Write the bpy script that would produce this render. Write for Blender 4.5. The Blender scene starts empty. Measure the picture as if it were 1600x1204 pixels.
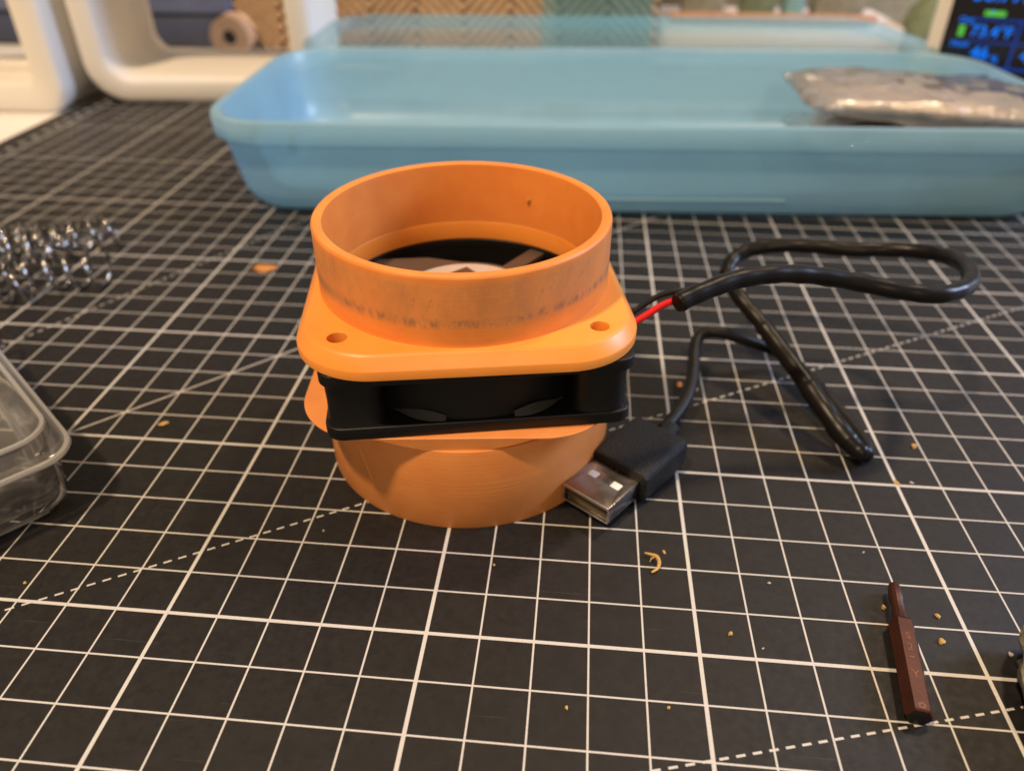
import bpy, bmesh, math, random
from mathutils import Vector, Matrix, noise
random.seed(7)
S = 0.01                      # all lengths below are written in centimetres
R = math.radians
sc = bpy.context.scene
COL = sc.collection

# ------------------------------------------------------------------ camera
cam = bpy.data.cameras.new('camera')
cam_o = bpy.data.objects.new('camera', cam); COL.objects.link(cam_o)
cam_o.location = (2.3795*S, -8.7806*S, 11.8126*S)
cam_o.rotation_euler = (0.96360, -0.0025, 0.0923)
cam.sensor_width = 36; cam.sensor_fit = 'HORIZONTAL'; cam.lens = 26.736
cam.clip_start = 0.005; cam.clip_end = 20
cam.dof.use_dof = True; cam.dof.focus_distance = 13.9*S; cam.dof.aperture_fstop = 13.0
sc.camera = cam_o

# ------------------------------------------------------------------ light
w = bpy.data.worlds.new('World'); sc.world = w; w.use_nodes = True
bg = w.node_tree.nodes['Background']
bg.inputs['Color'].default_value = (1.0, 0.80, 0.60, 1); bg.inputs['Strength'].default_value = 0.19
def lamp(name, loc, target, power, size, col):
    l = bpy.data.lights.new(name, 'AREA'); l.shape = 'DISK'; l.size = size*S; l.energy = power; l.color = col
    o = bpy.data.objects.new(name, l); COL.objects.link(o); o.location = Vector(loc)*S
    o.rotation_euler = (Vector(target)-Vector(loc)).to_track_quat('-Z', 'Y').to_euler()
    return o
lamp('ceiling_lamp', (-42, -30, 122), (0, 6, 0), 18.5, 9, (1.0, 0.72, 0.44))
lamp('ceiling_lamp', (52, 60, 125), (0, 12, 0), 7.0, 14, (1.0, 0.74, 0.48))
lamp('window', (120, 40, 60), (-10, 25, 3), 15.0, 40, (0.56, 0.69, 1.0))
lamp('front_fill', (25, -120, 85), (3, 15, 2), 4.0, 30, (1.0, 0.80, 0.58))  # unseen fill, added to brighten the fronts of the tray and boxes
sc.view_settings.view_transform = 'Standard'; sc.view_settings.look = 'None'
sc.view_settings.exposure = 0.0; sc.view_settings.gamma = 1.0
sc.cycles.max_bounces = 12; sc.cycles.transparent_max_bounces = 24
sc.cycles.sample_clamp_indirect = 6.0
sc.cycles.use_denoising = True

# ------------------------------------------------------------------ node helpers
class G:
    """tiny helper to write node graphs"""
    def __init__(s, name):
        s.m = bpy.data.materials.new(name); s.m.use_nodes = True
        s.t = s.m.node_tree; s.t.nodes.clear()
        s.out = s.t.nodes.new('ShaderNodeOutputMaterial')
    def n(s, typ, **kw):
        nd = s.t.nodes.new(typ)
        for k, v in kw.items(): setattr(nd, k, v)
        return nd
    def link(s, a, b): s.t.links.new(a, b)
    def put(s, sock, v):
        if hasattr(v, 'links') or isinstance(v, bpy.types.NodeSocket): s.link(v, sock)
        else: sock.default_value = v
    def math(s, op, a, b=0.0, c=0.0, clamp=False):
        nd = s.n('ShaderNodeMath', operation=op); nd.use_clamp = clamp
        s.put(nd.inputs[0], a); s.put(nd.inputs[1], b)
        if op in ('MULTIPLY_ADD', 'SMOOTH_MIN', 'SMOOTH_MAX', 'COMPARE'): s.put(nd.inputs[2], c)
        return nd.outputs[0]
    def mix(s, f, a, b):
        nd = s.n('ShaderNodeMix', data_type='RGBA'); s.put(nd.inputs[0], f)
        s.put(nd.inputs[6], a); s.put(nd.inputs[7], b); return nd.outputs[2]
    def coord(s, scale=(100, 100, 100), rot=(0, 0, 0)):
        c = s.n('ShaderNodeTexCoord'); mp = s.n('ShaderNodeMapping')
        mp.inputs['Scale'].default_value = scale; mp.inputs['Rotation'].default_value = rot
        s.link(c.outputs['Object'], mp.inputs[0]); return mp.outputs[0]
    def noise(s, vec, scale, detail=3, rough=0.5):
        nd = s.n('ShaderNodeTexNoise'); s.link(vec, nd.inputs['Vector'])
        nd.inputs['Scale'].default_value = scale; nd.inputs['Detail'].default_value = detail
        nd.inputs['Roughness'].default_value = rough; return nd.outputs[0]
    def ramp(s, v, a, b, lo=0.0, hi=1.0):
        nd = s.n('ShaderNodeMapRange'); nd.clamp = True
        s.put(nd.inputs[0], v); nd.inputs[1].default_value = a; nd.inputs[2].default_value = b
        nd.inputs[3].default_value = lo; nd.inputs[4].default_value = hi; return nd.outputs[0]
    def bump(s, h, strength=0.3, dist=0.01):
        nd = s.n('ShaderNodeBump'); nd.inputs['Strength'].default_value = strength
        nd.inputs['Distance'].default_value = dist*S; s.link(h, nd.inputs['Height']); return nd.outputs[0]
    def bsdf(s, col, rough=0.5, metal=0.0, spec=0.5, normal=None, **kw):
        b = s.n('ShaderNodeBsdfPrincipled')
        s.put(b.inputs['Base Color'], col); s.put(b.inputs['Roughness'], rough)
        s.put(b.inputs['Metallic'], metal); s.put(b.inputs['Specular IOR Level'], spec)
        if normal is not None: s.link(normal, b.inputs['Normal'])
        for k, v in kw.items(): s.put(b.inputs[k.replace('_', ' ')], v)
        return b.outputs[0]
    def done(s, sh): s.link(sh, s.out.inputs[0]); return s.m

def c4(r, g, b): return (r, g, b, 1.0)

# ------------------------------------------------------------------ materials
def mat_cutting():
    g = G('cutting_mat_print'); v = g.coord()
    sx = g.n('ShaderNodeSeparateXYZ'); g.link(v, sx.inputs[0]); u, w_ = sx.outputs[0], sx.outputs[1]
    wob = g.noise(v, 9.0, 2)
    def line(d, width): # 1 inside the printed line
        return g.math('DIVIDE', g.math('SUBTRACT', width/2, d), 0.008, clamp=True)
    def mx(a, b): return g.math('MAXIMUM', a, b)
    tot = None
    for c in (u, w_):
        thin = line(g.math('PINGPONG', c, 0.5), 0.042)
        bold = line(g.math('PINGPONG', c, 2.5), 0.080)
        m = mx(thin, bold); tot = m if tot is None else mx(tot, m)
    inside = None
    for c, lo, hi in ((u, -25.04, 33.04), (w_, -10.04, 35.04)):
        a = g.math('MULTIPLY', g.math('GREATER_THAN', c, lo), g.math('LESS_THAN', c, hi))
        inside = a if inside is None else g.math('MULTIPLY', inside, a)
    for ang in (15, 30, 45, 60, 75):
        cs, sn = math.cos(R(ang)), math.sin(R(ang))
        du, dv = g.math('ADD', u, 25.0), g.math('ADD', w_, 10.0)
        d = g.math('ABSOLUTE', g.math('SUBTRACT', g.math('MULTIPLY', du, sn), g.math('MULTIPLY', dv, cs)))
        l = line(d, 0.05)
        if ang != 45:
            s_ = g.math('ADD', g.math('MULTIPLY', du, cs), g.math('MULTIPLY', dv, sn))
            l = g.math('MULTIPLY', l, line(g.math('PINGPONG', s_, 0.142), 0.165))
        tot = mx(tot, l)
    tot = g.math('MULTIPLY', tot, inside)
    wear = g.ramp(g.noise(v, 26.0, 4, 0.7), 0.25, 0.5, 0.72, 1.0)
    tot = g.math('MULTIPLY', tot, wear)
    dust = g.ramp(g.noise(v, 3.0, 6, 0.7), 0.42, 0.75, 0.0, 1.0)
    speck = g.ramp(g.noise(v, 55.0, 2, 0.6), 0.70, 0.78, 0.0, 0.35)
    base = g.mix(dust, c4(0.0072, 0.0066, 0.0071), c4(0.0140, 0.0128, 0.0134))
    base = g.mix(speck, base, c4(0.10, 0.09, 0.085))
    # hairline scratches: stretched noise
    for k, (ro, ox) in enumerate(((0.6, 0), (2.2, 3))):
        vv = g.coord((100*0.35, 100*22, 100), (0, 0, ro))
        scr = g.ramp(g.noise(vv, 0.9, 2, 0.5), 0.735, 0.76, 0.0, 0.22)
        base = g.mix(scr, base, c4(0.14, 0.13, 0.12))
    col = g.mix(tot, base, c4(0.55, 0.54, 0.525))
    rough = g.ramp(g.noise(v, 7.0, 4), 0.3, 0.7, 0.46, 0.62)
    h = g.math('ADD', g.noise(v, 120.0, 3), g.math('MULTIPLY', tot, 0.8))
    return g.done(g.bsdf(col, rough, 0, 0.36, g.bump(h, 0.35, 0.006)))

def mat_orange(name, dirty=False, z0=0.0, pale=False):
    g = G(name); v = g.coord()
    sx = g.n('ShaderNodeSeparateXYZ'); g.link(v, sx.inputs[0]); z = sx.outputs[2]
    var = g.noise(v, 1.6, 3)
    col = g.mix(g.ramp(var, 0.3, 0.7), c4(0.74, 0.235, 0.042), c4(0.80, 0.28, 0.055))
    if pale: col = g.mix(g.ramp(var, 0.3, 0.7), c4(0.74, 0.262, 0.070), c4(0.79, 0.305, 0.086))
    vz = g.coord((3, 3, 100*7.0))
    layer = g.noise(vz, 4.6, 2, 0.5)
    layer2 = g.math('SINE', g.math('MULTIPLY', z, 2*math.pi/0.04))
    vs = g.coord((8, 8, 100*3.0))
    streak = g.ramp(g.noise(vs, 5.0, 3), 0.35, 0.65)
    col = g.mix(g.math('MULTIPLY', streak, 0.04 if dirty else 0.10), col, c4(0.66, 0.20, 0.03))
    rough = 0.5
    if dirty:
        vd = g.coord((100, 100, 45)); n1 = g.noise(vd, 1.5, 5, 0.65); n2 = g.noise(vd, 6.5, 4, 0.65)
        zz = g.math('ADD', z, g.math('MULTIPLY', g.math('SUBTRACT', g.noise(v, 0.8, 2), 0.5), 0.10))
        worn = g.math('MULTIPLY', g.ramp(zz, z0+0.34, z0+0.46), g.ramp(zz, z0+1.36, z0+1.22))
        col = g.mix(g.math('MULTIPLY', worn, 0.4), col, c4(0.56, 0.24, 0.09))
        dl = g.math('ABSOLUTE', g.math('SUBTRACT', zz, z0+0.50))
        ln = g.math('MULTIPLY', g.ramp(dl, 0.15, 0.02), g.ramp(n2, 0.44, 0.60))
        wide = g.math('MULTIPLY', g.ramp(dl, 0.22, 0.04), g.ramp(g.noise(v, 0.55, 3), 0.42, 0.6))
        up = g.math('MULTIPLY', g.ramp(g.math('ABSOLUTE', g.math('SUBTRACT', zz, z0+0.95)), 0.32, 0.06),
                    g.math('MULTIPLY', g.ramp(n2, 0.54, 0.66), g.ramp(g.noise(v, 0.6, 2), 0.40, 0.60)))
        cloud = g.math('MULTIPLY', worn, g.ramp(n1, 0.45, 0.68, 0, 0.6))
        sm = g.math('MAXIMUM', g.math('MAXIMUM', g.math('MULTIPLY', ln, 0.62), g.math('MULTIPLY', up, 0.75)),
                    g.math('MAXIMUM', g.math('MULTIPLY', cloud, 0.55), g.math('MULTIPLY', wide, 0.50)))
        col = g.mix(sm, col, c4(0.16, 0.105, 0.075))
        rough = g.ramp(worn, 0, 1, 0.5, 0.65)
    h = g.math('ADD', g.math('MULTIPLY', layer, 1.6), g.math('MULTIPLY', layer2, 0.18))
    return g.done(g.bsdf(col, rough, 0, 0.45, g.bump(h, 0.13 if dirty else 0.27, 0.012),
                         Subsurface_Weight=0.06, Subsurface_Radius=(0.002, 0.0008, 0.0003), Subsurface_Scale=1.0))

def mat_flange():
    g = G('orange_print_flat'); v = g.coord()
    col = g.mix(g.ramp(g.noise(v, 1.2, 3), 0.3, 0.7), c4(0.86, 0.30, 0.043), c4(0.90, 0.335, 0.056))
    vz = g.coord((100*9, 100*0.4, 100), (0, 0, 0.85))
    h = g.math('ADD', g.noise(vz, 3.0, 2), g.math('MULTIPLY', g.noise(v, 40, 2), 0.5))
    return g.done(g.bsdf(col, 0.40, 0, 0.5, g.bump(h, 0.16, 0.008),
                         Subsurface_Weight=0.06, Subsurface_Radius=(0.002, 0.0008, 0.0003), Subsurface_Scale=1.0))

def mat_plain(name, col, rough=0.5, metal=0.0, spec=0.5, nscale=0, nstr=0.2, ndist=0.01, var=0.0, **kw):
    g = G(name); v = g.coord(); c = c4(*col); nrm = None
    if var:
        c = g.mix(g.ramp(g.noise(v, 2.2, 4), 0.3, 0.7), c4(*[x*(1-var) for x in col]), c4(*[min(1, x*(1+var)) for x in col]))
    if nscale: nrm = g.bump(g.noise(v, nscale, 3), nstr, ndist)
    return g.done(g.bsdf(c, rough, metal, spec, nrm, **kw))

def mat_clear(name, tint, body, fac, rough=0.25, nscale=0, nstr=0.3, ndist=0.02, gloss=1.0, transl=0.5, troughvar=None):
    """translucent moulded plastic: some light passes straight through, some scatters in the body, the surface is glossy"""
    g = G(name); v = g.coord()
    tr = g.n('ShaderNodeBsdfTransparent'); tr.inputs[0].default_value = c4(*tint)
    df = g.n('ShaderNodeBsdfDiffuse'); df.inputs[0].default_value = c4(*body)
    tl = g.n('ShaderNodeBsdfTranslucent'); tl.inputs[0].default_value = c4(*body)
    m0 = g.n('ShaderNodeMixShader'); m0.inputs[0].default_value = transl
    g.link(df.outputs[0], m0.inputs[1]); g.link(tl.outputs[0], m0.inputs[2])
    m1 = g.n('ShaderNodeMixShader')
    f_ = g.ramp(g.noise(v, 0.35, 2), 0.3, 0.7, fac*0.9, min(1, fac*1.1)); g.link(f_, m1.inputs[0])
    g.link(tr.outputs[0], m1.inputs[1]); g.link(m0.outputs[0], m1.inputs[2])
    gl = g.n('ShaderNodeBsdfGlossy'); gl.inputs['Roughness'].default_value = rough
    fr = g.n('ShaderNodeFresnel'); fr.inputs[0].default_value = 1.45
    if nscale:
        b = g.bump(g.noise(v, nscale, 3), nstr, ndist)
        for nd in (df, tl, gl, fr): g.link(b, nd.inputs['Normal'])
    m2 = g.n('ShaderNodeMixShader'); g.link(g.math('MULTIPLY', fr.outputs[0], gloss, clamp=True), m2.inputs[0])
    g.link(m1.outputs[0], m2.inputs[1]); g.link(gl.outputs[0], m2.inputs[2])
    return g.done(m2.outputs[0])

def mat_emit(name, col, st):
    g = G(name); e = g.n('ShaderNodeEmission'); e.inputs[0].default_value = c4(*col); e.inputs[1].default_value = st
    return g.done(e.outputs[0])

M = {}
M['mat'] = mat_cutting()
M['mat_edge'] = mat_plain('cutting_mat_rubber', (0.034, 0.032, 0.031), 0.6, nscale=60)
M['ink'] = mat_plain('mat_ink', (0.55, 0.52, 0.46), 0.6)
M['orange'] = mat_orange('orange_print')
M['orange_dirty'] = mat_orange('orange_print_smudged', True, 4.40)
M['orange_pale'] = mat_orange('orange_print_pale', pale=True)  # same filament; paler peach paints in the light angle on the base adapter
M['flange'] = mat_flange()
M['black'] = mat_plain('black_fan_plastic', (0.006, 0.0055, 0.0055), 0.42, spec=0.35, nscale=70, nstr=0.35, ndist=0.006)
M['blade'] = mat_plain('fan_blade_plastic', (0.075, 0.068, 0.066), 0.5, spec=0.5, nscale=60, nstr=0.3, ndist=0.005)
M['lit_sliver'] = mat_plain('fan_lit_sliver', (0.026, 0.024, 0.023), 0.55, spec=0.35, nscale=60, nstr=0.8, ndist=0.01, var=0.3)  # greyer than the frame, standing for light on its foot plate
M['strut'] = mat_plain('fan_strut_plastic', (0.085, 0.062, 0.052), 0.40, spec=0.5, nscale=50, nstr=0.25, ndist=0.005)
M['label'] = mat_plain('label_paper', (0.50, 0.43, 0.43), 0.5, var=0.05)
M['label_ink'] = mat_plain('label_ink', (0.10, 0.055, 0.035), 0.5)
M['sleeve'] = mat_plain('heat_shrink', (0.0055, 0.005, 0.005), 0.36, spec=0.26, nscale=5, nstr=0.15, ndist=0.015)
M['cable'] = mat_plain('cable_jacket', (0.006, 0.0058, 0.0065), 0.45, spec=0.26, nscale=30, nstr=0.2, ndist=0.01)
M['red'] = mat_plain('red_wire', (0.62, 0.012, 0.014), 0.35, spec=0.5)
M['mould'] = mat_plain('usb_mould', (0.0045, 0.0045, 0.0055), 0.50, spec=0.45, nscale=24, nstr=1.0, ndist=0.045)
M['steel'] = mat_plain('plug_steel', (0.34, 0.31, 0.295), 0.26, metal=1.0, nscale=8, nstr=0.12, ndist=0.02)
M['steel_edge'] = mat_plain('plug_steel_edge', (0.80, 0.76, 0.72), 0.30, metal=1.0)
M['hole'] = mat_plain('plug_insert_white', (0.82, 0.78, 0.74), 0.45)
M['tongue'] = mat_plain('plug_tongue', (0.11, 0.075, 0.035), 0.5)
M['chrome'] = mat_plain('spring_steel', (0.40, 0.38, 0.37), 0.12, metal=1.0)
M['hexbit'] = mat_plain('brown_bit_finish', (0.062, 0.019, 0.012), 0.42, metal=0.45, spec=0.5, nscale=16, nstr=0.25, ndist=0.01, var=0.2)
M['hexend'] = mat_plain('bit_end_black', (0.008, 0.007, 0.007), 0.5)
M['stamp'] = mat_plain('bit_stamp', (0.15, 0.06, 0.034), 0.5, metal=0.2, nscale=30, var=0.3)
M['cream'] = mat_plain('white_frame_plastic', (0.80, 0.77, 0.72), 0.55, nscale=12, nstr=0.1, ndist=0.02)
M['table'] = mat_plain('table_laminate', (0.80, 0.76, 0.70), 0.5, nscale=20, nstr=0.1, var=0.02)
M['wall'] = mat_plain('painted_wall', (0.42, 0.40, 0.38), 0.8, nscale=5)
M['navy'] = mat_plain('navy_bin_plastic', (0.050, 0.062, 0.115), 0.6, var=0.15)
M['slate'] = mat_plain('slate_band', (0.125, 0.155, 0.27), 0.6, var=0.1)
M['kraft'] = mat_plain('kraft_board', (0.56, 0.37, 0.205), 0.75, var=0.15, nscale=8)
M['kraft_dark'] = mat_plain('kraft_board_groove', (0.085, 0.048, 0.024), 0.8, var=0.15)
M['kraft_end'] = mat_plain('roll_end', (0.56, 0.36, 0.22), 0.75, var=0.1)
M['dark_core'] = mat_plain('roll_core_shade', (0.02, 0.025, 0.022), 0.7)
M['blue'] = mat_clear('blue_tray_plastic', (0.76, 0.92, 0.99), (0.49, 0.81, 1.0), 0.66, 0.30, 4, 0.08, 0.02, gloss=0.8, transl=0.45)
M['blue_lid'] = mat_clear('blue_lid_plastic', (0.80, 0.94, 0.98), (0.36, 0.72, 0.95), 0.22, 0.25, 3, 0.08, 0.02, gloss=0.3, transl=0.5)
M['frost'] = mat_clear('frosted_rim_plastic', (0.94, 0.94, 0.95), (0.95, 0.95, 0.98), 0.34, 0.25, 6, 0.12, 0.02, gloss=1.2, transl=0.3)
M['blue_sheet'] = mat_clear('blue_sheet_plastic', (0.78, 0.93, 0.96), (0.36, 0.70, 0.90), 0.12, 0.25, 3, 0.08, 0.02, gloss=0.4, transl=0.5)
M['clear_box'] = mat_clear('frosted_clear_plastic', (0.97, 0.97, 0.975), (0.98, 0.98, 1.0), 0.13, 0.14, 6, 0.12, 0.02, gloss=2.0, transl=0.4)
M['film'] = mat_clear('clear_bag_film', (0.96, 0.95, 0.95), (0.97, 0.96, 0.98), 0.36, 0.14, 1.8, 0.9, 0.12, gloss=1.7, transl=0.6)
M['foil'] = mat_plain('bag_contents_foil', (0.66, 0.56, 0.46), 0.30, metal=0.5, nscale=3.5, nstr=0.9, ndist=0.12, var=0.25)
M['rubber'] = mat_plain('dark_rubber', (0.012, 0.011, 0.012), 0.35)
M['bezel'] = mat_plain('white_bezel', (0.80, 0.74, 0.66), 0.45)
M['screen'] = mat_plain('screen_glass', (0.012, 0.012, 0.016), 0.25)
M['lcd_blue'] = mat_emit('lcd_blue', (0.004, 0.20, 1.0), 1.35)
M['lcd_line'] = mat_emit('lcd_line_blue', (0.02, 0.10, 0.62), 0.55)
M['lcd_green'] = mat_emit('lcd_green', (0.13, 0.62, 0.08), 0.9)
M['pale'] = mat_plain('pale_grey_board', (0.62, 0.57, 0.54), 0.7, var=0.06)
M['wood'] = mat_plain('brown_wood_strip', (0.48, 0.25, 0.13), 0.6, var=0.2)
M['leaf'] = mat_plain('muted_green_plastic', (0.15, 0.19, 0.11), 0.6, var=0.25)
M['olive'] = mat_plain('olive_card', (0.26, 0.25, 0.19), 0.7, var=0.2)
M['teal'] = mat_plain('teal_plastic', (0.22, 0.42, 0.45), 0.6)
M['crumb'] = mat_plain('yellow_crumb', (0.52, 0.33, 0.10), 0.6, var=0.3)
M['crumb_o'] = mat_plain('orange_crumb', (0.50, 0.21, 0.045), 0.5)
M['crumb_w'] = mat_plain('white_crumb', (0.42, 0.39, 0.37), 0.6)
M['stone'] = mat_plain('grey_green_scrap', (0.20, 0.20, 0.145), 0.7, nscale=6, nstr=0.8, ndist=0.1, var=0.4)

# ------------------------------------------------------------------ mesh helpers (cm in, metres out)
def tag(o, label=None, cat=None, group=None, kind=None):
    if label: o['label'] = label
    if cat: o['category'] = cat
    if group: o['group'] = group
    if kind: o['kind'] = kind
    return o
def thing(name, label, cat, loc=(0, 0, 0), rot=(0, 0, 0), group=None):
    o = bpy.data.objects.new(name, None); COL.objects.link(o); o.empty_display_size = 0.01
    o.location = Vector(loc)*S; o.rotation_euler = rot
    return tag(o, label, cat, group)
def obj(name, geo, mats, parent=None, angle=35, loc=(0, 0, 0), rot=(0, 0, 0), label=None):
    vs, fs = geo[0], geo[1]
    me = bpy.data.meshes.new(name)
    me.from_pydata([(x*S, y*S, z*S) for x, y, z in vs], [], fs)
    if not isinstance(mats, (list, tuple)): mats = [mats]
    for m in mats: me.materials.append(M[m] if isinstance(m, str) else m)
    if len(geo) > 2 and geo[2]:
        for p, i in zip(me.polygons, geo[2]): p.material_index = i
    bm = bmesh.new(); bm.from_mesh(me); bmesh.ops.recalc_face_normals(bm, faces=bm.faces); bm.to_mesh(me); bm.free()
    me.polygons.foreach_set('use_smooth', [True]*len(me.polygons))
    me.set_sharp_from_angle(angle=R(angle))
    me.update()
    o = bpy.data.objects.new(name, me); COL.objects.link(o)
    o.location = Vector(loc)*S; o.rotation_euler = rot
    if parent: o.parent = parent
    if label: o['label'] = label
    return o
def join(*gs):
    V, F, I = [], [], []; mi = any(len(g) > 2 and g[2] for g in gs)
    for g in gs:
        b = len(V); V += list(g[0]); F += [tuple(i+b for i in f) for f in g[1]]
        I += (list(g[2]) if len(g) > 2 and g[2] else [0]*len(g[1]))
    return (V, F, I if mi else None)
def xf(g, m):
    return ([tuple(m @ Vector(v)) for v in g[0]],) + tuple(g[1:])
def T(x=0, y=0, z=0, rz=0, ry=0, rx=0):
    return Matrix.Translation((x, y, z)) @ Matrix.Rotation(rz, 4, 'Z') @ Matrix.Rotation(ry, 4, 'Y') @ Matrix.Rotation(rx, 4, 'X')
def box(cx, cy, cz, sx, sy, sz, bev=0.0, seg=2):
    bm = bmesh.new(); bmesh.ops.create_cube(bm, size=1)
    for v in bm.verts: v.co = Vector((v.co.x*sx+cx, v.co.y*sy+cy, v.co.z*sz+cz))
    if bev: bmesh.ops.bevel(bm, geom=list(bm.edges), offset=bev, segments=seg, profile=0.5, affect='EDGES')
    bm.verts.index_update()
    g = ([tuple(v.co) for v in bm.verts], [tuple(v.index for v in f.verts) for f in bm.faces]); bm.free(); return g
def lathe(prof, n=96, closed=True):
    V = [(r*math.cos(2*math.pi*k/n), r*math.sin(2*math.pi*k/n), z) for k in range(n) for r, z in prof]
    m = len(prof); F = []
    for k in range(n):
        for j in range(m if closed else m-1):
            a, b = k*m+j, k*m+(j+1) % m; c, d = ((k+1) % n)*m+(j+1) % m, ((k+1) % n)*m+j
            F.append((a, d, c, b))
    return V, F
def ring(ro, ri, z0, z1, b=0.03, n=128):
    return lathe([(ri+b, z0), (ro-b, z0), (ro-b*.3, z0+b*.3), (ro, z0+b), (ro, z1-b), (ro-b*.3, z1-b*.3), (ro-b, z1), (ri+b, z1), (ri+b*.3, z1-b*.3), (ri, z1-b), (ri, z0+b), (ri+b*.3, z0+b*.3)], n)
def rrect(w, d, r, seg=8, cx=0, cy=0):
    P = []
    for sx, sy, a0 in ((1, 1, 0), (-1, 1, 90), (-1, -1, 180), (1, -1, 270)):
        for k in range(seg+1):
            a = R(a0+90*k/seg); P.append((cx+sx*(w/2-r)+r*math.cos(a), cy+sy*(d/2-r)+r*math.sin(a)))
    return P
def circle(x, y, r, n=32): return [(x+r*math.cos(2*math.pi*k/n), y+r*math.sin(2*math.pi*k/n)) for k in range(n)]
def plate(outer, holes, z0, z1, bev=0.0, res=3):
    """flat plate with real holes and rounded edges"""
    cu = bpy.data.curves.new('tmp', 'CURVE'); cu.dimensions = '2D'; cu.fill_mode = 'BOTH'
    cu.extrude = (z1-z0)/2-bev; cu.bevel_depth = bev; cu.bevel_resolution = res; cu.offset = -bev
    for k, P in enumerate([outer]+holes):
        if k: P = P[::-1]
        s = cu.splines.new('POLY'); s.points.add(len(P)-1); s.use_cyclic_u = True
        for p, q in zip(s.points, P): p.co = (q[0], q[1], 0, 1)
    o = bpy.data.objects.new('tmp', cu); COL.objects.link(o)
    dg = bpy.context.evaluated_depsgraph_get(); me = bpy.data.meshes.new_from_object(o.evaluated_get(dg))
    bm = bmesh.new(); bm.from_mesh(me); bmesh.ops.remove_doubles(bm, verts=bm.verts, dist=1e-4); bm.verts.index_update()
    g = ([(v.co.x, v.co.y, v.co.z+(z0+z1)/2) for v in bm.verts], [tuple(v.index for v in f.verts) for f in bm.faces])
    bm.free(); bpy.data.objects.remove(o); bpy.data.curves.remove(cu); bpy.data.meshes.remove(me); return g
def spline(P, n=10):
    P = [Vector(p) for p in P]; out = []
    for i in range(len(P)-1):
        a, b, c, d = P[max(i-1, 0)], P[i], P[i+1], P[min(i+2, len(P)-1)]
        for k in range(n):
            t = k/n; out.append(0.5*((2*b)+(c-a)*t+(2*a-5*b+4*c-d)*t*t+(3*b-3*c+d-a)*t**3))
    out.append(P[-1]); return out
def tube(P, rad, n=18, caps=True):
    P = [Vector(p) for p in P]; m = len(P)
    rr = rad if isinstance(rad, list) else [rad]*m
    t = [(P[min(i+1, m-1)]-P[max(i-1, 0)]).normalized() for i in range(m)]
    up = Vector((0, 0, 1)) if abs(t[0].z) < 0.9 else Vector((1, 0, 0))
    nx = t[0].cross(up).normalized(); V, F = [], []
    for i in range(m):
        if i:
            nx = (nx - t[i]*nx.dot(t[i])).normalized()
        ny = t[i].cross(nx)
        for k in range(n):
            a = 2*math.pi*k/n; V.append(tuple(P[i]+(nx*math.cos(a)+ny*math.sin(a))*rr[i]))
    for i in range(m-1):
        for k in range(n): F.append((i*n+k, i*n+(k+1) % n, (i+1)*n+(k+1) % n, (i+1)*n+k))
    if caps: F.append(tuple(range(n))[::-1]); F.append(tuple((m-1)*n+k for k in range(n)))
    return V, F
def loft(loops, capa=True, capb=True):
    n = len(loops[0]); V = [p for L in loops for p in L]; F = []
    for i in range(len(loops)-1):
        for k in range(n): F.append((i*n+k, i*n+(k+1) % n, (i+1)*n+(k+1) % n, (i+1)*n+k))
    if capa: F.append(tuple(range(n))[::-1])
    if capb: F.append(tuple((len(loops)-1)*n+k for k in range(n)))
    return V, F
def text(body, size, depth=0.004):
    cu = bpy.data.curves.new('tmp', 'FONT'); cu.body = body; cu.size = size; cu.extrude = depth
    cu.align_x = 'CENTER'; cu.align_y = 'CENTER'; cu.resolution_u = 3
    o = bpy.data.objects.new('tmp', cu); COL.objects.link(o)
    dg = bpy.context.evaluated_depsgraph_get(); me = bpy.data.meshes.new_from_object(o.evaluated_get(dg))
    g = ([tuple(v.co) for v in me.vertices], [tuple(p.vertices) for p in me.polygons])
    bpy.data.objects.remove(o); bpy.data.curves.remove(cu); bpy.data.meshes.remove(me); return g

# ================================================================== setting
tag(obj('tabletop', box(10, 45, -2.3, 190, 150, 4.0, 0.2), 'table'), kind='structure')
tag(obj('wall', box(10, 121.5, 38, 190, 3, 80), 'wall'), kind='structure')

mat_t = thing('cutting_mat', 'black self healing cutting mat with white centimetre grid under everything', 'cutting mat', (0, 0, 0))
g = plate(rrect(62.0, 50.2, 0.8, 6, 4.3, 11.9), [], -0.30, 0.0, 0.03)
obj('mat_sheet', g, 'mat', mat_t)
for k in range(22, 46):      # numbers printed beside the left edge of the grid
    gg = text(str(k), 0.46)
    obj('edge_number', xf(gg, T(-25.55, -10+k, 0.006, R(0))), 'ink', mat_t)

# ================================================================== the fan with its two printed adapters
CX, CY = 0.0, 6.03
fan = thing('fan_adapter', 'small black fan clamped between two orange 3D printed duct adapters', 'fan adapter', (CX, CY, 0))
def hp(h, a, rot):  # hole positions turned by rot
    out = []
    for sx, sy in ((1, 1), (-1, 1), (-1, -1), (1, -1)):
        out.append((sx*h*math.cos(rot)-sy*h*math.sin(rot), sx*h*math.sin(rot)+sy*h*math.cos(rot)))
    return out
def rot2(P, a): return [(x*math.cos(a)-y*math.sin(a), x*math.sin(a)+y*math.cos(a)) for x, y in P]
def flange_geo(half, rc, rot, ri, z0, z1, bev):
    out = rot2(rrect(2*half, 2*half, rc, 12), rot)
    return plate(out, [circle(0, 0, ri, 96)]+[circle(x, y, 0.19, 28) for x, y in hp(2.5, 0, rot)], z0, z1, bev, 4)
A_UP, A_FAN, A_LOW = R(10.4), R(11.7), R(6.2)
CH = 0.13
skirt = [(3.36, 3.932), (3.375, 3.95), (3.375, 4.12), (3.362, 4.145), (3.215, 4.345), (3.185, 4.378), (3.15, 4.390), (3.0, 4.37), (3.0, 3.96)]
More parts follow.
